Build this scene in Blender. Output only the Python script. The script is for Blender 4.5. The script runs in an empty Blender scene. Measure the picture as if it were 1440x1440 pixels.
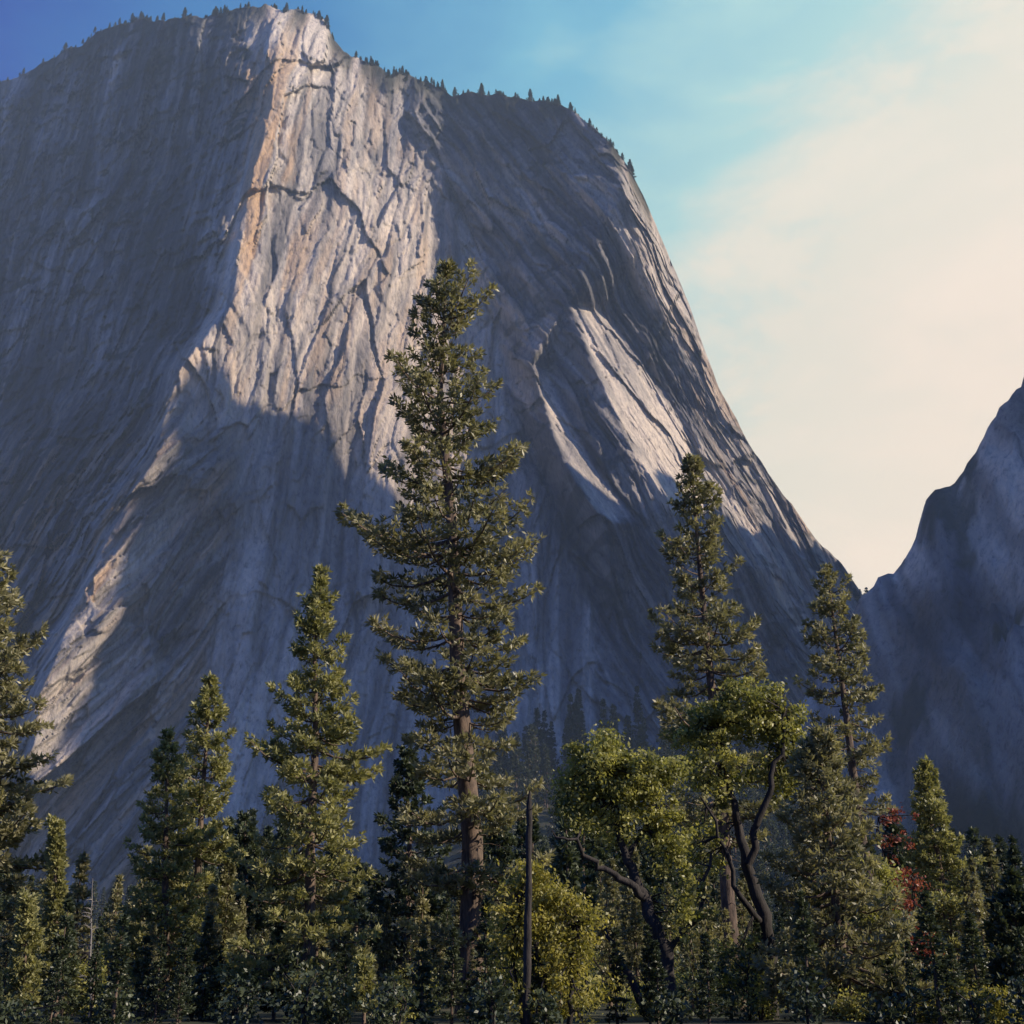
import bpy, math, time
import numpy as np
from mathutils import Vector, geometry
T0=time.time()
sc=bpy.context.scene
PITCH=math.radians(21.0); F=1696.0; CP,SP=math.cos(PITCH),math.sin(PITCH)
CAMZ=1.7
def W(px,py,Y):
    """unprojection helper: image pixel coordinates + a chosen depth -> world metres"""
    a=(np.asarray(px,float)-720)/F; b=(720-np.asarray(py,float))/F  # image pixels turned into view-ray slopes
    k=CP-b*SP
    return Y*a/k, Y+0*a, CAMZ+Y*(SP+b*CP)/k
SUN_AZ=math.radians(106); SUN_EL=math.radians(27)
L=Vector((math.cos(SUN_EL)*math.sin(SUN_AZ),math.cos(SUN_EL)*math.cos(SUN_AZ),math.sin(SUN_EL)))

# ---------------------------------------------------------------- noise
def _tab(seed): return np.random.RandomState(seed).rand(256,256)
_T={}
def tab(seed):
    if seed not in _T: _T[seed]=_tab(seed)
    return _T[seed]
def vnoise(x,y,seed=0):
    t=tab(seed); xi=np.floor(x).astype(int); yi=np.floor(y).astype(int)
    fx=x-xi; fy=y-yi; fx=fx*fx*(3-2*fx); fy=fy*fy*(3-2*fy)
    g=lambda i,j: t[(xi+i)&255,(yi+j)&255]
    return (g(0,0)*(1-fx)+g(1,0)*fx)*(1-fy)+(g(0,1)*(1-fx)+g(1,1)*fx)*fy-0.5
def fbm(x,y,seed=0,o=4):
    r=0;a=1
    for i in range(o):
        r=r+a*vnoise(x,y,seed+i); x=x*2.03+17.3; y=y*2.03+5.1; a*=.5
    return r
def facets(x,y,seed,grad=.6,edge=False):
    xi=np.floor(x).astype(int); yi=np.floor(y).astype(int)
    best=np.full(x.shape,1e9); sec=best.copy(); val=np.zeros(x.shape)
    A,B,C,D,E=[tab(seed+k) for k in range(5)]
    for i in (-1,0,1):
        for j in (-1,0,1):
            cx=(xi+i)&255; cy=(yi+j)&255
            dx=x-(xi+i+A[cx,cy]); dy=y-(yi+j+B[cx,cy]); d=dx*dx+dy*dy
            m=d<best
            if edge: sec=np.where(m,best,np.minimum(sec,d))
            else:
                v=(C[cx,cy]-.5)+grad*((D[cx,cy]-.5)*2*dx+(E[cx,cy]-.5)*dy); val=np.where(m,v,val)
            best=np.where(m,d,best)
    return np.sqrt(sec)-np.sqrt(best) if edge else val
def sstep(x,a,b):
    t=np.clip((x-a)/(b-a),0,1); return t*t*(3-2*t)

# ---------------------------------------------------------------- mesh helper
def mesh_obj(name,V,Fc,mats,mi=None,attrs=None,smooth=False):
    me=bpy.data.meshes.new(name)
    V=np.asarray(V,np.float32); Fc=np.asarray(Fc,np.int32); n=len(Fc); k=Fc.shape[1]
    me.vertices.add(len(V)); me.vertices.foreach_set('co',V.ravel())
    me.loops.add(n*k); me.loops.foreach_set('vertex_index',Fc.ravel())
    me.polygons.add(n); me.polygons.foreach_set('loop_start',np.arange(0,n*k,k,dtype=np.int32))
    me.polygons.foreach_set('loop_total',np.full(n,k,np.int32))
    if mi is not None: me.polygons.foreach_set('material_index',np.asarray(mi,np.int32))
    if smooth: me.polygons.foreach_set('use_smooth',np.ones(n,bool))
    for m in mats: me.materials.append(m)
    for an,ad in (attrs or {}).items():
        at=me.attributes.new(an,'FLOAT','POINT'); at.data.foreach_set('value',np.asarray(ad,np.float32))
    me.update(calc_edges=True)
    ob=bpy.data.objects.new(name,me); sc.collection.objects.link(ob); return ob
def gridfaces(nr,nc):
    i=np.arange(nr-1)[:,None]*nc+np.arange(nc-1)[None,:]
    i=i.ravel(); return np.stack([i,i+1,i+nc+1,i+nc],1)

# ---------------------------------------------------------------- materials
def newmat(name):
    m=bpy.data.materials.new(name); m.use_nodes=True; nt=m.node_tree
    for n in list(nt.nodes): nt.nodes.remove(n)
    return m,nt
def N(nt,t,**k):
    n=nt.nodes.new(t)
    for a,v in k.items(): setattr(n,a,v)
    return n
def ramp(nt,stops):
    n=nt.nodes.new('ShaderNodeValToRGB'); e=n.color_ramp.elements
    while len(e)<len(stops): e.new(.5)
    for x,(p,c) in zip(e,stops):
        x.position=p; x.color=(c if len(c)==4 else (*c,1))
    return n
def mixc(nt,f,a,b,bt='MIX'):
    n=nt.nodes.new('ShaderNodeMix'); n.data_type='RGBA'; n.blend_type=bt
    for s,v in ((n.inputs[0],f),(n.inputs[6],a),(n.inputs[7],b)):
        if hasattr(v,'is_linked') or hasattr(v,'links'): nt.links.new(v,s)
        else: s.default_value=v if not isinstance(v,tuple) else (*v,1) if len(v)==3 else v
    return n.outputs[2]
def rock_material(name,tone=1.0,cool=0.0):
    m,nt=newmat(name); lk=nt.links.new
    at=lambda s:N(nt,'ShaderNodeAttribute',attribute_name=s).outputs['Fac']
    ge=N(nt,'ShaderNodeNewGeometry')
    def noise(s,sz,det=8,rough=.6,dist=0):
        mp=N(nt,'ShaderNodeMapping'); mp.inputs['Scale'].default_value=(s,s,sz); mp.inputs['Rotation'].default_value=(0,.06,0); lk(ge.outputs['Position'],mp.inputs[0])
        n=N(nt,'ShaderNodeTexNoise'); n.inputs['Scale'].default_value=1; n.inputs['Detail'].default_value=det
        n.inputs['Roughness'].default_value=rough; n.inputs['Distortion'].default_value=dist
        lk(mp.outputs[0],n.inputs['Vector']); return n.outputs['Fac']
    t=tone
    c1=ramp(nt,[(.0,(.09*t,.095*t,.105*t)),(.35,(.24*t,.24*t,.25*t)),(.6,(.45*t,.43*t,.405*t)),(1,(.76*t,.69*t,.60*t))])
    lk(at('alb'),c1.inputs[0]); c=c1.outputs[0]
    st=ramp(nt,[(.0,(.33,.35,.40)),(.75,(1,1,1))]); lk(at('stain'),st.inputs[0]); c=mixc(nt,.9,c,st.outputs[0],'MULTIPLY')
    c=mixc(nt,at('tan'),c,(.64,.46,.30))
    nf=noise(.30,.12,5,.78,0)
    fine=ramp(nt,[(.33,(.40,.41,.44)),(.46,(.90,.90,.91)),(.55,(1.06,1.05,1.03)),(.70,(1.3,1.27,1.22))]); lk(nf,fine.inputs[0])
    c=mixc(nt,.9,c,fine.outputs[0],'MULTIPLY')
    c=mixc(nt,at('veg'),c,(.045,.05,.03))
    b=N(nt,'ShaderNodeBsdfPrincipled'); b.inputs['Roughness'].default_value=.85; b.inputs['Specular IOR Level'].default_value=.2
    lk(c,b.inputs['Base Color'])
    bm=N(nt,'ShaderNodeBump'); bm.inputs['Strength'].default_value=.85; bm.inputs['Distance'].default_value=2.8
    lk(nf,bm.inputs['Height'])
    lk(bm.outputs[0],b.inputs['Normal'])
    o=N(nt,'ShaderNodeOutputMaterial'); lk(b.outputs[0],o.inputs[0]); return m
def leaf_material(name,dark,light,trans=.3):
    m,nt=newmat(name); lk=nt.links.new
    a=N(nt,'ShaderNodeAttribute',attribute_name='tint')
    b=N(nt,'ShaderNodeBsdfPrincipled'); b.inputs['Roughness'].default_value=.45; b.inputs['Specular IOR Level'].default_value=.55
    c=mixc(nt,a.outputs['Fac'],dark,light); lk(c,b.inputs['Base Color'])
    t=N(nt,'ShaderNodeBsdfTranslucent'); c2=mixc(nt,1.0,c,(1.3,1.3,.8),'MULTIPLY'); lk(c2,t.inputs[0])
    mx=N(nt,'ShaderNodeMixShader'); mx.inputs[0].default_value=trans; lk(b.outputs[0],mx.inputs[1]); lk(t.outputs[0],mx.inputs[2])
    o=N(nt,'ShaderNodeOutputMaterial'); lk(mx.outputs[0],o.inputs[0]); return m
def bark_material(name,c1,c2):
    m,nt=newmat(name); lk=nt.links.new
    tc=N(nt,'ShaderNodeTexCoord'); mp=N(nt,'ShaderNodeMapping'); mp.inputs['Scale'].default_value=(5,5,1.2); lk(tc.outputs['Object'],mp.inputs[0])
    n=N(nt,'ShaderNodeTexNoise'); n.inputs['Scale'].default_value=1; n.inputs['Detail'].default_value=5; n.inputs['Roughness'].default_value=.7; lk(mp.outputs[0],n.inputs['Vector'])
    r=ramp(nt,[(.35,c1),(.65,c2)]); lk(n.outputs['Fac'],r.inputs[0])
    b=N(nt,'ShaderNodeBsdfPrincipled'); b.inputs['Roughness'].default_value=.9; lk(r.outputs[0],b.inputs['Base Color'])
    bm=N(nt,'ShaderNodeBump'); bm.inputs['Strength'].default_value=.9; bm.inputs['Distance'].default_value=.08; lk(n.outputs['Fac'],bm.inputs['Height']); lk(bm.outputs[0],b.inputs['Normal'])
    o=N(nt,'ShaderNodeOutputMaterial'); lk(b.outputs[0],o.inputs[0]); return m
ROCK=rock_material('granite',1.05); ROCK2=rock_material('granite_far',1.15)
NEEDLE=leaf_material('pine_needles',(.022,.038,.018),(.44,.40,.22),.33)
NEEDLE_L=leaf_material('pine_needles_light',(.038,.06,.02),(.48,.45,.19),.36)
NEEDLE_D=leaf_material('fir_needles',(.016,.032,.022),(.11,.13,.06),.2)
OAKL=leaf_material('oak_leaves',(.08,.095,.02),(.54,.51,.17),.42)
YELL=leaf_material('yellow_leaves',(.11,.12,.02),(.54,.47,.12),.42)
REDL=leaf_material('red_leaves',(.14,.03,.02),(.46,.13,.08),.38)
BARK=bark_material('pine_bark',(.05,.036,.03),(.22,.155,.11))
BARKD=bark_material('oak_bark',(.014,.012,.011),(.055,.045,.04))
BARKP=bark_material('dead_wood',(.12,.11,.10),(.28,.26,.24))

# ---------------------------------------------------------------- main cliff
lines=[
 [(350,-30,915),(392,40,868),(385,130,830),(345,300,800),(325,430,772),(250,520,745),(215,650,722),(150,760,700),(95,880,690),(55,980,680),(45,1100,668),(42,1400,640)],
 [(575,90,915),(560,170,906),(590,250,902),(650,350,894),(700,480,882),(735,600,858),(800,750,838),(870,900,815),(900,1100,765),(900,1400,700)],
 [(830,120,862),(875,260,828),(905,350,838),(925,420,856),(985,600,868),(1050,720,880),(1120,800,892),(1180,900,905)],
 [(798,425,840),(855,560,812),(895,640,804),(935,700,800),(1000,800,815)],
 [(850,440,862),(905,510,860),(958,600,856),(985,660,854),(1020,720,856)],
 [(745,510,845),(790,650,786),(850,735,776)],
 [(768,520,862),(835,650,818),(900,735,810)],
 [(-320,100,1240),(0,60,1050),(150,-25,980),(350,-30,915),(470,-20,922),(575,90,915),(640,90,925),(830,120,862),(930,170,905),(1000,330,930),(1100,560,950),(1250,760,970),(1330,860,985)],
 [(480,140,872),(500,300,845),(460,430,814),(400,560,782),(330,700,755)],
]
extra=[(0,300,1005),(0,600,920),(0,800,830),(-20,950,722),(-320,600,1060),(-320,1000,880),(-320,1400,740),(-120,1100,755),
 (550,430,845),(550,600,815),(550,740,790),(620,600,838),(240,760,742),(180,900,722),(400,900,740),(600,900,770),(400,1150,695),(650,1150,712),
 (400,1400,662),(700,1400,672),(1150,1400,775),(1330,1400,820),(1100,1000,845),(1000,950,815),(150,500,868),(200,250,925),
 (430,760,770),(130,1000,700),(620,200,905),(1120,640,925),(1040,480,912),(960,330,905)]
pts=[];edges=[];idx={}
def addp(p):
    k=(p[0],p[1])
    if k not in idx: idx[k]=len(pts); pts.append(p)
    return idx[k]
for l in lines:
    ii=[addp(p) for p in l]; edges+=list(zip(ii[:-1],ii[1:]))
for p in extra: addp(p)
res=geometry.delaunay_2d_cdt([Vector((p[0],p[1])) for p in pts],edges,[],0,1e-5)
tv=np.array([[v.x,v.y] for v in res[0]]); orig=res[3]
td=np.array([pts[o[0]][2] if len(o) else np.nan for o in orig])
for i in np.where(np.isnan(td))[0]:
    d=np.hypot(*(tv-tv[i]).T); d[np.isnan(td)]=1e9; j=np.argsort(d)[:2]; td[i]=np.average(td[j],weights=1/d[j])
tris=res[2]
def depth(px,py):
    px=np.asarray(px,float);py=np.asarray(py,float); out=np.full(px.shape,880.0); 
    for a,b,c in tris:
        (x1,y1),(x2,y2),(x3,y3)=tv[a],tv[b],tv[c]
        den=(y2-y3)*(x1-x3)+(x3-x2)*(y1-y3)
        if abs(den)<1e-9: continue
        w1=((y2-y3)*(px-x3)+(x3-x2)*(py-y3))/den; w2=((y3-y1)*(px-x3)+(x1-x3)*(py-y3))/den; w3=1-w1-w2
        m=(w1>=-1e-6)&(w2>=-1e-6)&(w3>=-1e-6)
        out[m]=(w1*td[a]+w2*td[b]+w3*td[c])[m]
    return out
sil=np.array([(-320,235),(-200,190),(-80,150),(0,118),(30,100),(75,85),(110,65),(150,35),(200,28),(260,24),(310,18),(330,9),(370,6),(420,12),(455,30),(470,58),(510,88),(560,105),(600,118),(635,132),(660,125),(700,130),(760,140),(795,150),(830,175),(860,205),(885,235),(905,275),(925,325),(950,380),(970,430),(990,490),(1010,540),(1040,600),(1065,640),(1090,680),(1120,720),(1150,760),(1180,790),(1195,812),(1215,842),(1240,870),(1320,930)],float)
NC,NR=960,660
cx=np.linspace(-320,1320,NC)
sy=np.interp(cx,sil[:,0],sil[:,1])+fbm(cx/22,cx*0+3,40,5)*11*(1-.4*sstep(cx,700,900))
t=np.linspace(0,1,NR)[:,None]
PX=np.repeat(cx[None,:],NR,0); PY=sy[None,:]+(1400-sy[None,:])*t
D=depth(PX,PY)
for _ in range(2):
    D[1:-1,1:-1]=(D[1:-1,1:-1]*2+D[:-2,1:-1]+D[2:,1:-1]+D[1:-1,:-2]+D[1:-1,2:])/6
X,Y,Z=W(PX,PY,D)
Gx=np.interp(PY,[90,170,250,350,480,600,750,900,1400],[575,560,590,650,700,735,800,860,900])
jit=fbm(X/30,Z/60,61,4)*60
wr=sstep(PX+jit,Gx-12,Gx+12)
Ax=np.interp(PY,[480,560,700,900,1400],[210,330,330,300,230])
wl=sstep(PY+jit,500,640)*(1-sstep(PX+jit*.6,Ax-25,Ax+25))*sstep(PX,-90,60)
wc=(1-wr)*(1-wl); wl=wl*(1-wr)
wu=fbm(X/70,Z/120,62,3)*9; wv=fbm(X/25,Z/70,65,3)*22
def directional(fn):
    out=np.zeros_like(X)
    for wgt,k in ((wc,-.04),(wr,.50),(wl,-.45)):
        m=wgt>1e-3
        out[m]+=wgt[m]*fn((X+k*(Z-400)+wu)[m],(Z+wv)[m])
    return out
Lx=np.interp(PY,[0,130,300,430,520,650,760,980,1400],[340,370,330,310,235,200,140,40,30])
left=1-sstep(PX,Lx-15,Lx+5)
def band(y,xa,xb,y0,y1):
    a=np.interp(PY,y,xa); b=np.interp(PY,y,xb); j=jit*.12
    return sstep(PX+j,a-4,a+6)*(1-sstep(PX+j,b-8,b+4))*sstep(PY,y0-6,y0+8)*(1-sstep(PY,y1-10,y1+6))
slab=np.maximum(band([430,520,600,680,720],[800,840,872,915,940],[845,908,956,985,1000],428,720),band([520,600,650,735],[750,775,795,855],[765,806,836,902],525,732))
amp=(.64+.22*wr+.7*wl*(1-.5*left)+.25*left)*(1-.55*slab)
disp=directional(lambda u,v: facets(u/58,v/230,100,1.0)*15+facets(u/22,v/95,110,1.1)*8+facets(u/8.5,v/34,120,1.1)*4.0+facets(u/3.4,v/12,130,1.1)*1.9+fbm(u/45,v/220,80,4)*12+fbm(u/5,v/34,90,4)*2.6-np.abs(fbm(u/13,v/190,95,3))*7)
crk=directional(lambda u,v: (1-sstep(facets(u/26,v/110,400,edge=True),.02,.07))*sstep(fbm(u/50,v/90,410,3),-.08,.18)+.5*(1-sstep(facets(u/10,v/34,420,edge=True),.03,.10))*sstep(fbm(u/30,v/50,430,3),.05,.25))
crk=np.clip(crk,0,1)*.8
arch=facets((X+wu*2)/75,(Z+wv)/110,330,.8); disp+=arch*9*(1-wl)
disp+=left*(facets(X/48,(Z+.25*X)/26,200,1.2)*7+facets(X/15,(Z-.2*X)/9,210,1.2)*3.2)
disp=(disp*amp+crk*2.4*(1-.5*slab))*(.3+.7*sstep(t,0,.03))
X,Y,Z=W(PX,PY,D+disp)
nx=np.gradient(D+disp,axis=0)
alb=directional(lambda u,v: .5+fbm(u/34,v/120,220,5)*.60+fbm(u/4,v/60,230,4)*.42+facets(u/20,v/60,240,.5)*.25+facets(u/7,v/24,245,.5)*.16)
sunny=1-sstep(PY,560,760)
alb=alb+wc*(1-left)*(.12+.26*sunny)-.30*left-.10*wr+.22*sstep(PX,300,420)*(1-sstep(PX,480,560))*(1-sstep(PY,60,170))  # sun and shade put into the albedo: brighter centre and summit, darker left, right
alb=alb+.30*wr*sstep(PX-.30*(PY-235),850,900)+.50*slab  # pale exfoliated slabs, albedo lightened further so they read as sunlit
stain=directional(lambda u,v: sstep(fbm(u/5.5,v/210,260,4),-.24,.12)*.55+.45*sstep(fbm(u/20,v/300,270,4),-.20,.1))
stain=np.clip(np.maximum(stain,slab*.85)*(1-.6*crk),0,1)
tanf=directional(lambda u,v: sstep(fbm(u/9,v/90,280,4),-.1,.35))
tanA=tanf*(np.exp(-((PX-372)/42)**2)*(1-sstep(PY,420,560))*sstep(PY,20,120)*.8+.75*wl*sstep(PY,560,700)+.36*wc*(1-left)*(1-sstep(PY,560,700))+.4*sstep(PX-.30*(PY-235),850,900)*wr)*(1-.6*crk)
veg=sstep(nx,.8,2.0)*sstep(fbm(X/14,Z/10,320,4),-.05,.2)*(.5+.5*left+.3*wr)
veg=np.maximum(veg,sstep(fbm(X/24,Z/11,325,5),.32,.44)*.85*np.clip(left+.6*wr,0,1)*(1-sstep(PY,900,1000))*(1-slab))
veg=np.maximum(veg,(1-sstep(t,.0,.035))*sstep(fbm(X/18,X*0,327,3),-.3,.1)*(1-sstep(PX,900,960))*.9)
br=[]
for dy,dz in ((6,1.5),(25,-6),(80,-60),(250,-200),(700,-1200)):
    br.append((X[0]*(1+dy/D[0]*.6),Y[0]+dy,np.maximum(Z[0]+dz,-5)))
br=br[::-1]; nb_=len(br)
XX=np.vstack([b[0] for b in br]+[X]); YY=np.vstack([b[1] for b in br]+[Y]); ZZ=np.vstack([b[2] for b in br]+[Z])
pad=lambda A:np.vstack([A[:1]]*nb_+[A]).ravel()
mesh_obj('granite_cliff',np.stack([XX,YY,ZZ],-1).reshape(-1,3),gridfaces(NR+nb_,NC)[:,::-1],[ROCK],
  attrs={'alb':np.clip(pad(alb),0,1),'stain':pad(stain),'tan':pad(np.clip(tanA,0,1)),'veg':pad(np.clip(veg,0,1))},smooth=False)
print('cliff',time.time()-T0)

# ---------------------------------------------------------------- right-side hill, plus an off-frame ridge shaped to cast the cliff's shadow
X0=560.0
S=[(85,1000),(150,800),(205,650),(240,515),(330,550),(400,580),(440,612),(490,660),(550,720),(640,735),(760,745),(900,732),(1020,728),(1100,748),(1180,792)]
prof=[]
for (a,b) in S:
    d=float(depth(np.array([a]),np.array([b]))[0]); x,y,z=[float(v) for v in W(a,b,d)]
    s=(X0-x)/L.x; prof.append((y+s*L.y, z+s*L.z))
prof.sort(); pY=np.array([p[0] for p in prof]); pZ=np.array([p[1] for p in prof])
pY=np.concatenate([[pY[0]-160,pY[0]-60],pY,[pY[-1]+150,pY[-1]+400]]); pZ=np.concatenate([[20,pZ[0]-190],pZ,[pZ[-1]-60,250]])
gx=np.arange(60,1150,3.0); gy=np.arange(200,1260,3.0); GX,GY=np.meshgrid(gx,gy)
H=np.interp(GY,pY,pZ)
hO=np.where(GX<X0,H-2.6*(X0-GX),H-.9*(GX-X0))
hs=np.array([(900,1420),(1000,1210),(1100,1050),(1180,900),(1210,842),(1240,822),(1262,800),(1285,765),(1300,722),(1318,700),(1345,690),(1370,640),(1395,592),(1415,560),(1440,530),(1500,470),(1600,440)],float)
a_=(hs[:,0]-720)/F; b_=(720-hs[:,1])/F; rr=a_/(CP-b_*SP); ee=(SP+b_*CP)/(CP-b_*SP)
Yc=650.0; r=GX/GY
cap=np.interp(r,rr,ee)*Yc
drop=np.where(GY<Yc,1.7*(Yc-GY),.35*(GY-Yc))
hA=cap-drop
hA=np.where(r>rr[-1],hA-(r-rr[-1])*300,hA)
hh=np.maximum(hA,hO)
q=facets(GX/45,GY/45,140,1.0)*14+facets(GX/16,GY/16,150,1)*9+facets(GX/6.5,GY/6.5,160,1)*6+fbm(GX/50,GY/50,170,5)*14+fbm(GX/9,GY/14,175,4)*7
ridge=1-.6*np.exp(-((GY-Yc)/30)**2)
hh=np.where(hh>0,hh+q*ridge*np.clip(hh/120,0,.9),hh)
hh=np.maximum(hh,-6)
mesh_obj('granite_cliff',np.stack([GX,GY,hh],-1).reshape(-1,3),gridfaces(*GX.shape),[ROCK2],
  attrs={'alb':np.clip(.58+fbm(GX/25,hh/60,300,5)*.9,0,1).ravel(),'stain':sstep(fbm(GX/5,hh/120,310,4),-.3,.15).ravel(),'tan':(.25*sstep(fbm(GX/14,hh/70,315,4),-.1,.3)).ravel(),
   'veg':np.maximum(sstep(fbm(GX/22,GY/22,340,5),.15,.32)*.8,1-sstep(hh+fbm(GX/20,GY/20,345,3)*60,50,120)).ravel()})

# ---------------------------------------------------------------- ground with talus slope
def gh(x,y):
    x=np.asarray(x,float); y=np.asarray(y,float)
    base=(22+85*np.exp(-((x-60)/120)**2)+18*sstep(x,150,300))*sstep(y,340,640)
    return base*(1+.3*fbm(x/70,y/70,180,4))+.35*fbm(x/9,y/9,185,3)*sstep(y,6,30)
g=np.linspace(-1,1,260); sx=np.sign(g)*np.abs(g)**2.2*6000
gyy=np.linspace(0,1,280)**2.2*7800-200
gyy=np.concatenate([np.linspace(-3000,-260,12),gyy]); A,B=np.meshgrid(sx,gyy)
m,nt=newmat('forest_floor'); lk=nt.links.new
tc=N(nt,'ShaderNodeTexCoord'); n1=N(nt,'ShaderNodeTexNoise'); n1.inputs['Scale'].default_value=.4; n1.inputs['Detail'].default_value=8; lk(tc.outputs['Object'],n1.inputs['Vector'])
r1=ramp(nt,[(.35,(.02,.028,.012)),(.5,(.045,.05,.02)),(.65,(.08,.07,.04))]); lk(n1.outputs['Fac'],r1.inputs[0])
b=N(nt,'ShaderNodeBsdfPrincipled'); b.inputs['Roughness'].default_value=.95; lk(r1.outputs[0],b.inputs['Base Color'])
bm=N(nt,'ShaderNodeBump'); bm.inputs['Distance'].default_value=.3; lk(n1.outputs['Fac'],bm.inputs['Height']); lk(bm.outputs[0],b.inputs['Normal'])
o=N(nt,'ShaderNodeOutputMaterial'); lk(b.outputs[0],o.inputs[0])
mesh_obj('ground',np.stack([A,B,gh(A,B)],-1).reshape(-1,3),gridfaces(*A.shape),[m],smooth=True)

# ---------------------------------------------------------------- vegetation builders
class MB:
    def __init__(s): s.V=[];s.F=[];s.M=[];s.T=[];s.n=0
    def add(s,V,Fc,mi,tint):
        V=np.asarray(V,np.float32).reshape(-1,3); Fc=np.asarray(Fc,np.int32)
        s.V.append(V); s.F.append(Fc+s.n); s.M.append(np.full(len(Fc),mi)); s.T.append(np.broadcast_to(np.asarray(tint,np.float32),(len(V),)).copy()); s.n+=len(V)
    def tube(s,P,R,k=6,mi=0):
        P=np.asarray(P,float); R=np.asarray(R,float); n=len(P)
        d=np.gradient(P,axis=0); d/=np.linalg.norm(d,axis=1)[:,None]+1e-9
        up=np.array([0,0,1.]) if abs(d[:,2]).mean()<.8 else np.array([1.,0,0])
        u=np.cross(d,up); u/=np.linalg.norm(u,axis=1)[:,None]+1e-9; v=np.cross(d,u)
        a=np.arange(k)*2*math.pi/k
        V=P[:,None]+R[:,None,None]*(u[:,None]*np.cos(a)[None,:,None]+v[:,None]*np.sin(a)[None,:,None])
        i=np.arange(n-1)[:,None]*k; j=np.arange(k)[None]; j2=(j+1)%k
        q1=np.stack([i+j,i+j2,i+k+j2],-1).reshape(-1,3); q2=np.stack([i+j,i+k+j2,i+k+j],-1).reshape(-1,3)
        s.add(V,np.vstack([q1,q2]),mi,.5)
    def needles(s,C,Dr,rs,kn,ln,wd,mi=1,spread=.8,tint=None):
        C=np.asarray(C,float); Dr=np.asarray(Dr,float); n=len(C)
        if n==0: return
        tn=rs.rand(n) if tint is None else tint
        c=np.repeat(C,kn,0); d=np.repeat(Dr,kn,0)+rs.randn(n*kn,3)*spread
        d/=np.linalg.norm(d,axis=1)[:,None]+1e-9
        p=np.cross(d,rs.randn(n*kn,3)); p/=np.linalg.norm(p,axis=1)[:,None]+1e-9
        l=(ln*rs.uniform(.55,1.15,n*kn))[:,None]; w=wd*rs.uniform(.7,1.3,n*kn)[:,None]
        V=np.stack([c+d*l*.08-p*w*.35,c+d*l*.5+p*w,c+d*l,],1)
        V2=np.stack([c+d*l*.08-p*w*.35,c+d*l,c+d*l*.55-p*w],1)
        VV=np.concatenate([V,V2],0); f=np.arange(len(VV)*3).reshape(-1,3)
        tt=np.repeat(tn,kn); tt=np.repeat(np.concatenate([tt,tt]),3)
        s.add(VV,f,mi,np.clip(tt+rs.uniform(-.1,.1,len(tt)),0,1))
    def leaves(s,C,rs,sz,mi=1,tint=None):
        n=len(C); u=rs.randn(n,3); u/=np.linalg.norm(u,axis=1)[:,None]; v=np.cross(u,rs.randn(n,3)); v/=np.linalg.norm(v,axis=1)[:,None]+1e-9
        z=(sz*rs.uniform(.6,1.3,n))[:,None]
        a=C-u*z; b_=C+v*z*.55; c=C+u*z; d=C-v*z*.55
        V=np.stack([a,b_,c,d],1).reshape(-1,3); i=np.arange(n)[:,None]*4
        f=np.vstack([i+np.array([0,1,2]),i+np.array([0,2,3])]); tt=np.repeat(rs.rand(n) if tint is None else tint,4)
        s.add(V,f,mi,tt)
    def data(s): return np.vstack(s.V),np.vstack(s.F),np.concatenate(s.M),np.concatenate(s.T)
    def build(s,name,mats):
        V,Fc,M,T=s.data(); ob=mesh_obj(name,V,Fc,mats,M,{'tint':T}); return ob

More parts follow.
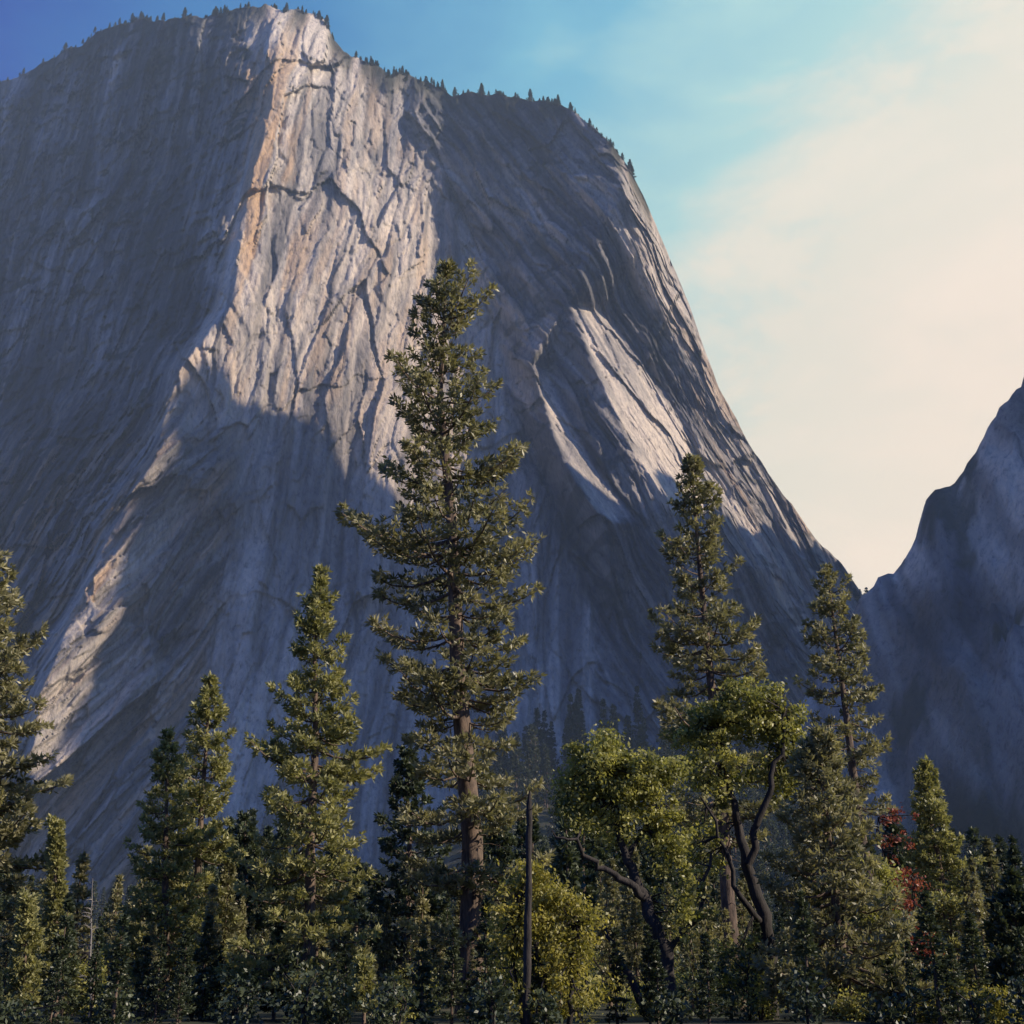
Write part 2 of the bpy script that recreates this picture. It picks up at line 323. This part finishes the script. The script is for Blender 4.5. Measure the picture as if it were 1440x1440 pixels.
def pine_into(mb,base,top,R0,zc,nw,seed,pw=.6,dens=5.,tr=.45,ln=.36,kn=8,wd=.05,spread=.75,gap=.0,bk=3,lo=.72,per=7,shape=None):
    rs=np.random.RandomState(seed); base=np.array(base,float); top=np.array(top,float); Hh=top[2]-base[2]
    n=16; s_=np.linspace(0,1,n); wob=np.stack([np.interp(s_,np.linspace(0,1,6),np.concatenate([[0],rs.randn(4)*.14,[0]])),np.interp(s_,np.linspace(0,1,6),np.concatenate([[0],rs.randn(4)*.14,[0]])),s_*0],1)*Hh/25
    P=base+(top-base)*s_[:,None]+wob
    R=tr*(1-s_)**.85+.02; R[0]*=1.25
    mb.tube(P,R,9,0)
    pt=lambda s:np.array([np.interp(s,s_,P[:,i]) for i in range(3)])
    sc0=(zc-base[2])/Hh; Cs=[];Ds=[];Ts=[]
    ph=rs.rand(4)*6.28
    items=[]
    for wi in range(nw):
        tw=((wi+rs.uniform(-.3,.3)+.5)/nw)**.85
        kk=per+rs.randint(-2,3); a0=rs.rand()*6.28; vig=rs.uniform(.72,1.12)
        for b in range(kk):
            items.append((tw+rs.randn()*.14/nw, a0+b*6.283/kk+rs.randn()*.25, vig))
    for (tt,az,vig) in items:
        tt=min(max(tt,0),.995)
        if gap and rs.rand()<gap*(1-tt*.6): continue
        prf=(1-tt)**pw*(1 if tt>.12 else lo+tt*(1-lo)/.12)
        if shape is not None: prf=np.interp(tt,shape[0],shape[1])
        lump=1+.14*math.sin(az*2+tt*17+ph[0])+.12*math.sin(az*1+tt*31+ph[1])
        Rb=max(.3,R0*prf*lump*vig*(rs.uniform(.7,1.05) if rs.rand()<.85 else rs.uniform(1.05,1.3)))
        s=sc0+(1-sc0)*tt; p0=pt(s)
        el=math.radians(-12+60*tt**2.2+rs.randn()*7)
        h=np.array([math.cos(az),math.sin(az),0]); lat=np.array([-h[1],h[0],0])
        def bp(r):
            q=r/Rb; return p0+np.multiply.outer(r*math.cos(el),h)+np.multiply.outer(r*math.sin(el)-.10*Rb*np.sin(q*math.pi)+.16*Rb*q**3,np.array([0,0,1.]))
        rr_=np.linspace(0,Rb,5); br_=max(.012,.02*Rb)*np.array([1.3,1,.75,.5,.2]); mb.tube(bp(rr_),br_,bk,0)
        m_=int(dens*Rb**1.35)+4
        r_=Rb*(.25+.75*rs.rand(m_)**.6); q=r_/Rb
        lw=.34*Rb*np.sin(np.clip(q,0,1)*math.pi*.88+.12)*rs.uniform(-1,1,m_)
        c=bp(r_)+lw[:,None]*lat+np.stack([rs.randn(m_)*.05,rs.randn(m_)*.05,rs.randn(m_)*.08+.08+abs(lw)*.10],1)
        d=h*.6+np.sign(lw)[:,None]*lat*.45+np.array([0,0,.5])
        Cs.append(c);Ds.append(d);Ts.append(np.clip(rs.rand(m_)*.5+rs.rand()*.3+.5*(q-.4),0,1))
    Cs.append(np.repeat(pt(.992)[None],6,0)); Ds.append(np.repeat([[0,0,.9]],6,0)); Ts.append(np.full(6,.5))
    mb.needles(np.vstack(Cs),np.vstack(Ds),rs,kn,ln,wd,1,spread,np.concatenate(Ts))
    for i in range(int(10+tr*30)):
        s=rs.uniform(.06,min(sc0+.25,.8)); p=pt(s); a=rs.rand()*6.28; l=rs.uniform(.4,1.6)*min(1,R0/3)
        d=np.array([math.cos(a),math.sin(a),rs.uniform(-.35,.1)]); mb.tube([p,p+d*l*.6,p+d*l+np.array([0,0,-.12*l])],[.035,.022,.008],3,0)
def px2m(px,Yd,py=900):
    b=(720-py)/F; return px/F*Yd/(CP-b*SP)
def pine(name,top,bot,Yd,hw,crown_py,nw,seed,mat=None,**k):
    tx,ty,tz=[float(v) for v in W(top[0],top[1],Yd)]
    bx,by,bz=[float(v) for v in W(bot[0],bot[1],Yd)]
    s=(0-tz)/(bz-tz); X_=tx+(bx-tx)*s; g0=float(gh(X_,Yd))
    zc=float(W(top[0],crown_py,Yd)[2])
    mb=MB(); pine_into(mb,(X_,Yd,g0-.3),(tx,Yd,tz),px2m(hw,Yd),max(zc,.6),nw,seed,**k)
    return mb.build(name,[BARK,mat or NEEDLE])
MAIN=([0,.1,.25,.42,.6,.75,.88,.95,1],[.55,.74,.92,1.0,.86,.68,.50,.30,.08])
pine('ponderosa_pine',(628,382),(661,1430),60,128,1330,33,11,dens=5.2,tr=.60,ln=.44,wd=.06,gap=.14,shape=MAIN,per=7)
pine('ponderosa_pine',(452,808),(430,1430),54,108,1400,27,12,NEEDLE_L,pw=.62,dens=7,tr=.28,ln=.34,wd=.052)
pine('ponderosa_pine',(295,955),(262,1430),70,78,1400,22,13,NEEDLE_L,pw=.6,dens=7,tr=.28,ln=.36,wd=.055)
pine('ponderosa_pine',(236,1035),(230,1430),66,74,1400,18,14,NEEDLE_L,pw=.6,dens=6.5,tr=.26,ln=.34,wd=.055)
pine('ponderosa_pine',(972,645),(1040,1430),68,92,1200,26,15,pw=.5,dens=5.2,tr=.44,ln=.42,wd=.06,gap=.12,per=6)
pine('ponderosa_pine',(1163,805),(1232,1300),74,76,1150,20,16,pw=.45,dens=4.8,tr=.42,ln=.42,wd=.06,gap=.12,per=6)
pine('ponderosa_pine',(-22,760),(-25,1430),58,105,1290,25,17,pw=.5,dens=5.5,tr=.5,ln=.40,wd=.06)
pine('white_fir',(78,1162),(80,1430),54,28,1420,24,18,NEEDLE_L,pw=.8,dens=12,tr=.12,ln=.24,wd=.05,per=6)
pine('white_fir',(1152,1035),(1192,1430),50,110,1425,22,19,NEEDLE,pw=.6,dens=7,tr=.25,ln=.34,wd=.05,gap=.08)
pine('white_fir',(1300,1072),(1352,1430),76,66,1420,25,20,NEEDLE_L,pw=.7,dens=6.5,tr=.3,ln=.34,wd=.06)
pine('white_fir',(575,1040),(572,1430),85,85,1425,18,21,NEEDLE_D,pw=.7,dens=5.5,tr=.3,ln=.42,wd=.08)
pine('white_fir',(1425,1240),(1430,1430),52,70,1435,14,22,NEEDLE_D,pw=.7,dens=7,tr=.2,ln=.34,wd=.06)
pine('white_fir',(700,1130),(700,1430),95,65,1425,16,23,NEEDLE_D,pw=.7,dens=5,tr=.3,ln=.44,wd=.09)
pine('white_fir',(345,1150),(350,1430),90,62,1425,15,24,NEEDLE_D,pw=.7,dens=5,tr=.3,ln=.44,wd=.09)
pine('white_fir',(512,1360),(512,1436),44,26,1438,12,25,NEEDLE_L,pw=.8,dens=14,tr=.06,ln=.2,wd=.04,per=5)
pine('white_fir',(36,1265),(36,1436),50,30,1438,15,26,NEEDLE_L,pw=.8,dens=12,tr=.08,ln=.24,wd=.045,per=5)
print('pines',time.time()-T0)

def broadleaf(name,Yd,limbs,crowns,seed,leaf,bark,n_cl,lsz,nl,depthr=.8,cs=(.22,.6)):
    rs=np.random.RandomState(seed); mb=MB(); LP=[]
    for l in limbs:
        P=[];R=[]
        for (a,b,dy,r_) in l:
            x,y,z=W(a,b,Yd+dy); P.append((float(x),float(y),float(z)));R.append(r_)
        P=np.array(P); n=len(P); u=np.linspace(0,n-1,(n-1)*4+1); P2=np.stack([np.interp(u,range(n),P[:,i]) for i in range(3)],1)
        P2[1:-1]+=rs.randn(len(P2)-2,3)*.09; R2=np.interp(u,range(n),R); mb.tube(P2,R2,8,0); LP.append(P2)
    LP=np.vstack(LP); w=np.array([c[4] for c in crowns],float); w/=w.sum()
    CC=[]
    for i in range(n_cl):
        c=crowns[rs.choice(len(crowns),p=w)]
        v=rs.randn(3); v/=np.linalg.norm(v); v*=rs.rand()**.42*rs.uniform(.9,1.2)
        x,y,z=[float(q) for q in W(c[0]+v[0]*c[2],c[1]-v[2]*c[3],Yd)]
        y+=v[1]*px2m(c[2],Yd)*depthr; p=np.array([x,y,z]); CC.append(p)
        j=np.argmin(np.linalg.norm(LP-p-np.array([0,0,.6]),axis=1)); q=LP[j]
        if rs.rand()<.75:
            mid=(p+q)/2+rs.randn(3)*.15+np.array([0,0,.1]); mb.tube([q,mid,p],[.05,.032,.012],3,0)
    CC=np.array(CC); cr=rs.uniform(cs[0],cs[1],len(CC))
    C=np.repeat(CC,nl,0); rad=np.repeat(cr,nl)[:,None]
    o_=rs.randn(len(C),3)*.55
    pts_=C+o_*rad*np.array([1,1,.6]); tn=np.clip(np.repeat(rs.rand(len(CC))*.7,nl)+rs.rand(len(C))*.3,0,1)
    mb.leaves(pts_,rs,lsz,1,tn); return mb.build(name,[bark,leaf])
broadleaf('oak_tree',50,[
  [(948,1445,0,.34),(938,1340,0,.29),(905,1262,0,.24),(882,1210,0,.18),(868,1150,.3,.11),(850,1090,.5,.05)],
  [(905,1262,0,.18),(870,1235,-.5,.14),(835,1215,-1,.10),(800,1180,-1.5,.06),(776,1168,-1.5,.03)],
  [(882,1210,0,.12),(912,1150,.6,.08),(935,1090,1,.04)],
  [(938,1340,0,.14),(985,1280,1,.1),(1000,1200,1.2,.05)],
  [(930,1445,1,.2),(880,1370,1.5,.14),(850,1300,2,.06)]],
 [(835,1080,45,38,1.3),(900,1095,50,40,1.2),(935,1170,34,50,.8),(855,1150,65,36,.8),(815,1125,30,32,.5),(965,1270,34,55,.5),(850,1050,20,20,.3),(940,1085,25,22,.3)],31,OAKL,BARKD,250,.095,72)
broadleaf('oak_tree',54,[
  [(1085,1440,0,.36),(1078,1310,0,.30),(1052,1215,0,.24),(1038,1150,0,.17),(1020,1080,0,.10),(1010,1010,0,.04)],
  [(1052,1215,-.4,.18),(1078,1120,-.8,.14),(1096,1060,-.8,.09),(1104,1000,-.5,.05)],
  [(1078,1310,0,.16),(1040,1260,-.8,.12),(1018,1190,-1,.08),(985,1120,-1.2,.04)]],
 [(1040,1000,58,38,1.5),(1095,1030,38,46,1.2),(985,1035,38,38,1),(1010,1090,50,44,.8),(1105,1095,30,34,.45),(990,1190,34,45,.45),(1040,1360,60,50,.5),(1075,985,25,22,.3)],32,OAKL,BARKD,280,.10,74)
broadleaf('willow_tree',46,[[(770,1440,0,.12),(765,1370,0,.09),(755,1300,0,.05)],[(800,1440,0,.1),(806,1370,0,.07),(812,1300,0,.04)],[(735,1440,0,.08),(728,1360,0,.05),(722,1290,0,.03)]],
 [(765,1265,42,38,1),(800,1320,48,60,1.2),(725,1310,38,60,1),(770,1400,90,50,1.4),(745,1235,22,24,.3)],33,YELL,BARKD,210,.08,70)
broadleaf('maple_tree',58,[[(1262,1440,0,.1),(1255,1320,0,.07),(1245,1200,0,.04),(1235,1150,0,.02)],[(1290,1440,0,.08),(1294,1340,0,.05),(1285,1240,0,.02)]],
 [(1292,1340,20,46,2.0),(1258,1175,30,46,.7),(1275,1260,26,50,.7),(1262,1400,44,34,.5)],34,REDL,BARKD,160,.08,30,cs=(.15,.45))
broadleaf('alder_tree',48,[[(1330,1440,0,.09),(1335,1400,0,.05),(1335,1370,0,.03)],[(1370,1440,0,.07),(1378,1400,0,.04)]],
 [(1335,1400,32,26,1),(1395,1415,34,24,.8),(1285,1425,36,18,.7)],35,YELL,BARKD,80,.07,80)
broadleaf('willow_tree',54,[[(1230,1440,0,.1),(1236,1370,0,.07),(1242,1300,0,.04)]],
 [(1236,1310,30,60,1),(1226,1390,40,50,1),(1240,1230,22,36,.4)],36,OAKL,BARKD,100,.09,65)
broadleaf('willow_tree',52,[[(130,1440,0,.08),(128,1390,0,.05),(125,1340,0,.03)]],
 [(128,1375,26,30,1),(150,1410,30,24,1),(95,1410,26,20,.6)],37,OAKL,BARKD,50,.08,60)
# weathered pole and bare snags
mb=MB(); rs=np.random.RandomState(3)
x0,_,z1=[float(v) for v in W(745,1112,44)]; xb=float(W(740,1430,44)[0]); n=22; s_=np.linspace(0,1,n)
P=np.stack([xb+(x0-xb)*s_+rs.randn(n)*.012,44+rs.randn(n)*.012,-.3+(z1+.3)*s_],1); R=.155-.055*s_+rs.randn(n)*.008; R[-1]=.03
mb.tube(P,R,10,0)
for i in range(9):
    s=rs.uniform(.2,.97); p=np.array([np.interp(s,s_,P[:,j]) for j in range(3)]); a=rs.rand()*6.28
    d=np.array([math.cos(a),math.sin(a),.3]); mb.tube([p,p+d*.16,p+d*.26],[.035,.02,.008],5,0)
mb.build('wooden_pole',[BARKD])
def snag(px,py,bx,Yd,seed,mat,r0=.09,nb=36,lb=1.0):
    rs=np.random.RandomState(seed); mb=MB(); x1,_,z1=[float(v) for v in W(px,py,Yd)]; x0=float(W(bx,1430,Yd)[0])
    s_=np.linspace(0,1,14); P=np.stack([x0+(x1-x0)*s_+rs.randn(14)*.03,Yd+rs.randn(14)*.03,-.2+(z1+.2)*s_],1); mb.tube(P,r0*(1-s_)+.012,6,0)
    for i in range(nb):
        s=rs.uniform(.3,.97); p=np.array([np.interp(s,s_,P[:,j]) for j in range(3)]); a=rs.rand()*6.28; l=lb*(1.1-s)*rs.uniform(.5,1.2)+.15
        d=np.array([math.cos(a),math.sin(a),rs.uniform(-.1,.5)]); mb.tube([p,p+d*l*.5,p+d*l+np.array([0,0,-.1*l])],[.03,.018,.006],3,0)
        q=p+d*l*.55; d2=d+rs.randn(3)*.5; mb.tube([q,q+d2*l*.4],[.014,.005],3,0)
    mb.build('dead_tree',[mat])
snag(130,1235,128,50,5,BARKP,.06,30,.5); snag(118,1185,112,66,6,BARKP,.07,30,.6); snag(752,1185,760,50,7,BARKD,.07,40,.9)

# ---------------------------------------------------------------- distant forest (one object)
proto=[]
for q in range(5):
    mb=MB(); pine_into(mb,(0,0,-.5),(0,0,20),3.1 if q<4 else 2.2,1.2,13,50+q,pw=.8,dens=1.7,tr=.28,ln=.9,kn=5,wd=.19,spread=.8,bk=3,per=5); proto.append(mb.data())
def forest(name,items,mats,seed,wide=1.0):
    rs=np.random.RandomState(seed); VV=[];FF=[];MM=[];TT=[];n=0
    for (x,y,z,h) in items:
        V,Fc,M,T=proto[rs.randint(5)]; a=rs.rand()*6.28; c_,s_=math.cos(a),math.sin(a); k_=h/20
        w_=k_*rs.uniform(.8,1.15)*wide
        P=np.stack([(V[:,0]*c_-V[:,1]*s_)*w_+x,(V[:,0]*s_+V[:,1]*c_)*w_+y,V[:,2]*k_+z],1)
        VV.append(P);FF.append(Fc+n);MM.append(M);TT.append(T*.6+rs.rand()*.4);n+=len(P)
    return mesh_obj(name,np.vstack(VV),np.vstack(FF),mats,np.concatenate(MM),{'tint':np.concatenate(TT)})
rs=np.random.RandomState(77); it=[]
for i in range(330):
    y=rs.uniform(110,360); x=rs.uniform(-.56,.56)*y; 
    r_=x/y; cap_=.085+.035*math.exp(-((r_-.03)/.10)**2)+.03*math.sin(r_*23)
    h=min(y*cap_*rs.uniform(.7,1.15)+1.7, 34)
    it.append((x,y,float(gh(x,y)),h))
for i in range(200):
    y=rs.uniform(380,640); x=rs.uniform(-20,160)*(y/600); it.append((x,y,float(gh(x,y)),rs.uniform(18,38)))
for i in range(110):
    y=rs.uniform(380,600); x=rs.uniform(-.5,.5)*y; it.append((x,y,float(gh(x,y)),rs.uniform(14,24)))
forest('distant_forest',it,[BARK,NEEDLE_D],1)
def thicket(name,n_,seed,mat,kind,yr,hr_,wr_,xr=(-.5,.5)):
    rs=np.random.RandomState(seed); mb=MB(); CC=[];TT=[]
    for i in range(n_):
        y=rs.uniform(*yr); x=rs.uniform(*xr)*y
        hgt=rs.uniform(*hr_)*(y/60); wd_=rs.uniform(*wr_); n=int(150*wd_)
        v=rs.randn(n,3); v/=np.linalg.norm(v,axis=1)[:,None]; v*=rs.rand(n,1)**.4
        lump=1+.35*np.sin(v[:,0:1]*7+i)*np.cos(v[:,2:3]*6+i*2)
        CC.append(np.array([x,y,hgt*.5])+v*lump*np.array([wd_,wd_,hgt*.6])); TT.append(np.clip(rs.rand()*.7+rs.rand(n)*.4,0,1))
        for k in range(3): mb.tube([(x,y,-.2),(x+rs.randn()*.2,y,hgt*.5),(x+rs.randn()*.5,y,hgt*.95)],[.05,.035,.015],4,0)
    CC=np.vstack(CC);TT=np.concatenate(TT)
    if kind=='n': mb.needles(CC,rs.randn(*CC.shape)*.4+np.array([0,0,.4]),rs,4,.24,.055,1,.7,TT)
    else:
        k=7; C=np.repeat(CC,k,0)+rs.randn(len(CC)*k,3)*.17; mb.leaves(C,rs,.075,1,np.clip(np.repeat(TT,k)+rs.uniform(-.15,.15,len(C)),0,1))
    mb.build(name,[BARKD,mat])
thicket('understory_thicket',100,78,NEEDLE_D,'n',(50,100),(.8,3.6),(.9,2.2))
thicket('deciduous_shrubs',38,79,OAKL,'l',(46,90),(.7,2.8),(.6,1.4),(-.12,.5))
thicket('low_brush',26,81,NEEDLE_D,'n',(42,48),(1.0,2.6),(.5,1.1))
it=[]; rs=np.random.RandomState(90)
for i in range(170):
    y=rs.uniform(54,115); x=rs.uniform(-.5,.5)*y; it.append((x,y,float(gh(x,y)),rs.uniform(2.5,9.5)*y/80))
forest('young_conifers',it,[BARK,NEEDLE],2)
it=[]
for i in range(46):
    y=rs.uniform(45,56); x=rs.uniform(-.48,.48)*y; it.append((x,y,float(gh(x,y))-.1,rs.uniform(1.4,4.6)))
forest('conifer_saplings',it,[BARK,NEEDLE_D],5,1.3)
# ridge-top trees on the cliff
it=[]; rs=np.random.RandomState(80)
segs=[(0,130,16),(130,210,20),(200,310,14),(300,350,12),(380,470,18),(500,560,18),(560,640,18),(640,800,34),(800,900,16),(-100,0,10)]
for a,b_,n in segs:
    for i in range(n*2):
        c=int(np.argmin(abs(cx-rs.uniform(a,b_)))); it.append((X[0,c],Y[0,c]+rs.uniform(-3,6),Z[0,c]-3,rs.uniform(4,8.5) if rs.rand()<.88 else rs.uniform(9,13)))
for (p,q_,h) in [(570,100,16),(598,112,18),(545,95,12),(583,108,12),(75,82,10),(318,12,12),(362,5,10),(425,10,10),(1205,830,14),(1222,838,17),(1196,818,10),(1235,845,14),(1212,832,12)]:
    d=float(depth(np.array([p]),np.array([max(q_,0)+15]))[0]); x,y,z=[float(v) for v in W(p,q_+12,d)]; it.append((x,y+3,z-2,h))
cand=np.argwhere((nx>np.percentile(nx,98.5)))
rs.shuffle(cand)
for (i,j) in cand[:450]:
    if 5<i<NR*.7 and (left[i,j]>.5 or wr[i,j]>.5 or rs.rand()<.3): it.append((X[i,j],Y[i,j]-.5,Z[i,j]-1,rs.uniform(2.5,6.5)))
forest('ridge_trees',it,[BARK,NEEDLE_D],3,1.7)
print('veg',time.time()-T0)

# ---------------------------------------------------------------- haze filling the valley
bpy.ops.mesh.primitive_cube_add(size=1,location=(0,900,450)); hz=bpy.context.object; hz.name='atmospheric_haze'; hz.scale=(1900,1400,920)
m,nt=newmat('haze'); v=N(nt,'ShaderNodeVolumeScatter'); v.inputs['Color'].default_value=(.56,.76,1,1); v.inputs['Density'].default_value=.00027; v.inputs['Anisotropy'].default_value=0
o=N(nt,'ShaderNodeOutputMaterial'); nt.links.new(v.outputs[0],o.inputs['Volume']); hz.data.materials.append(m)

# ---------------------------------------------------------------- sky
w=bpy.data.worlds.new('World'); sc.world=w; w.use_nodes=True; nt=w.node_tree; lk=nt.links.new
for n in list(nt.nodes): nt.nodes.remove(n)
sky=N(nt,'ShaderNodeTexSky',sky_type='NISHITA'); sky.sun_disc=False; sky.sun_elevation=SUN_EL; sky.sun_rotation=SUN_AZ
sky.altitude=1200; sky.air_density=1.0; sky.dust_density=.6; sky.ozone_density=4
tc=N(nt,'ShaderNodeTexCoord')
dt=N(nt,'ShaderNodeVectorMath',operation='DOT_PRODUCT'); lk(tc.outputs['Generated'],dt.inputs[0])
gd=Vector((math.sin(math.radians(37)),math.cos(math.radians(37)),.28)).normalized(); dt.inputs[1].default_value=gd
mp=N(nt,'ShaderNodeMapping'); mp.inputs['Scale'].default_value=(1.2,1.2,2.6); lk(tc.outputs['Generated'],mp.inputs[0])
cn=N(nt,'ShaderNodeTexNoise'); cn.inputs['Scale'].default_value=4.2; cn.inputs['Detail'].default_value=8; cn.inputs['Roughness'].default_value=.58; cn.inputs['Distortion'].default_value=.3; lk(mp.outputs[0],cn.inputs['Vector'])
cs=ramp(nt,[(.42,(0,0,0)),(.68,(1,1,1))]); lk(cn.outputs['Fac'],cs.inputs[0])
ad=N(nt,'ShaderNodeMath',operation='MULTIPLY_ADD'); lk(cs.outputs[0],ad.inputs[0]); ad.inputs[1].default_value=.05; lk(dt.outputs['Value'],ad.inputs[2])
hr=N(nt,'ShaderNodeMapRange'); hr.inputs['From Min'].default_value=.48; hr.inputs['From Max'].default_value=.98; lk(ad.outputs[0],hr.inputs[0])
cr=ramp(nt,[(.0,(.008,.085,.50)),(.35,(.055,.27,.62)),(.62,(.20,.53,.74)),(.77,(.46,.76,.80)),(.87,(.87,.88,.79)),(1,(1.03,.95,.84))]); lk(hr.outputs[0],cr.inputs[0])
sc10=mixc(nt,1.0,cr.outputs[0],(10.,10.,10.),'MULTIPLY')
fr=ramp(nt,[(0,(.75,)*3),(.3,(.85,)*3),(.6,(1,)*3)]); lk(hr.outputs[0],fr.inputs[0])
c=mixc(nt,fr.outputs[0],sky.outputs[0],sc10)
bg=N(nt,'ShaderNodeBackground'); bg.inputs['Strength'].default_value=.1; lk(c,bg.inputs[0])
o=N(nt,'ShaderNodeOutputWorld'); lk(bg.outputs[0],o.inputs[0])

sd=bpy.data.lights.new('sun','SUN'); sd.energy=5; sd.angle=math.radians(.5); sd.color=(1,.87,.71)
so=bpy.data.objects.new('sun',sd); so.rotation_euler=L.to_track_quat('Z','Y').to_euler(); so.location=(300,0,300); sc.collection.objects.link(so)
cd=bpy.data.cameras.new('camera'); cd.sensor_width=36; cd.lens=36*F/1440; cd.clip_end=20000; cd.clip_start=.1
co=bpy.data.objects.new('camera',cd); co.location=(0,0,CAMZ); co.rotation_euler=(math.pi/2+PITCH,0,0); sc.collection.objects.link(co); sc.camera=co
sc.view_settings.view_transform='Standard'; sc.view_settings.look='None'; sc.view_settings.exposure=0
print('tris',sum(len(o.data.polygons) for o in sc.objects if o.type=='MESH'))
print('done',time.time()-T0)
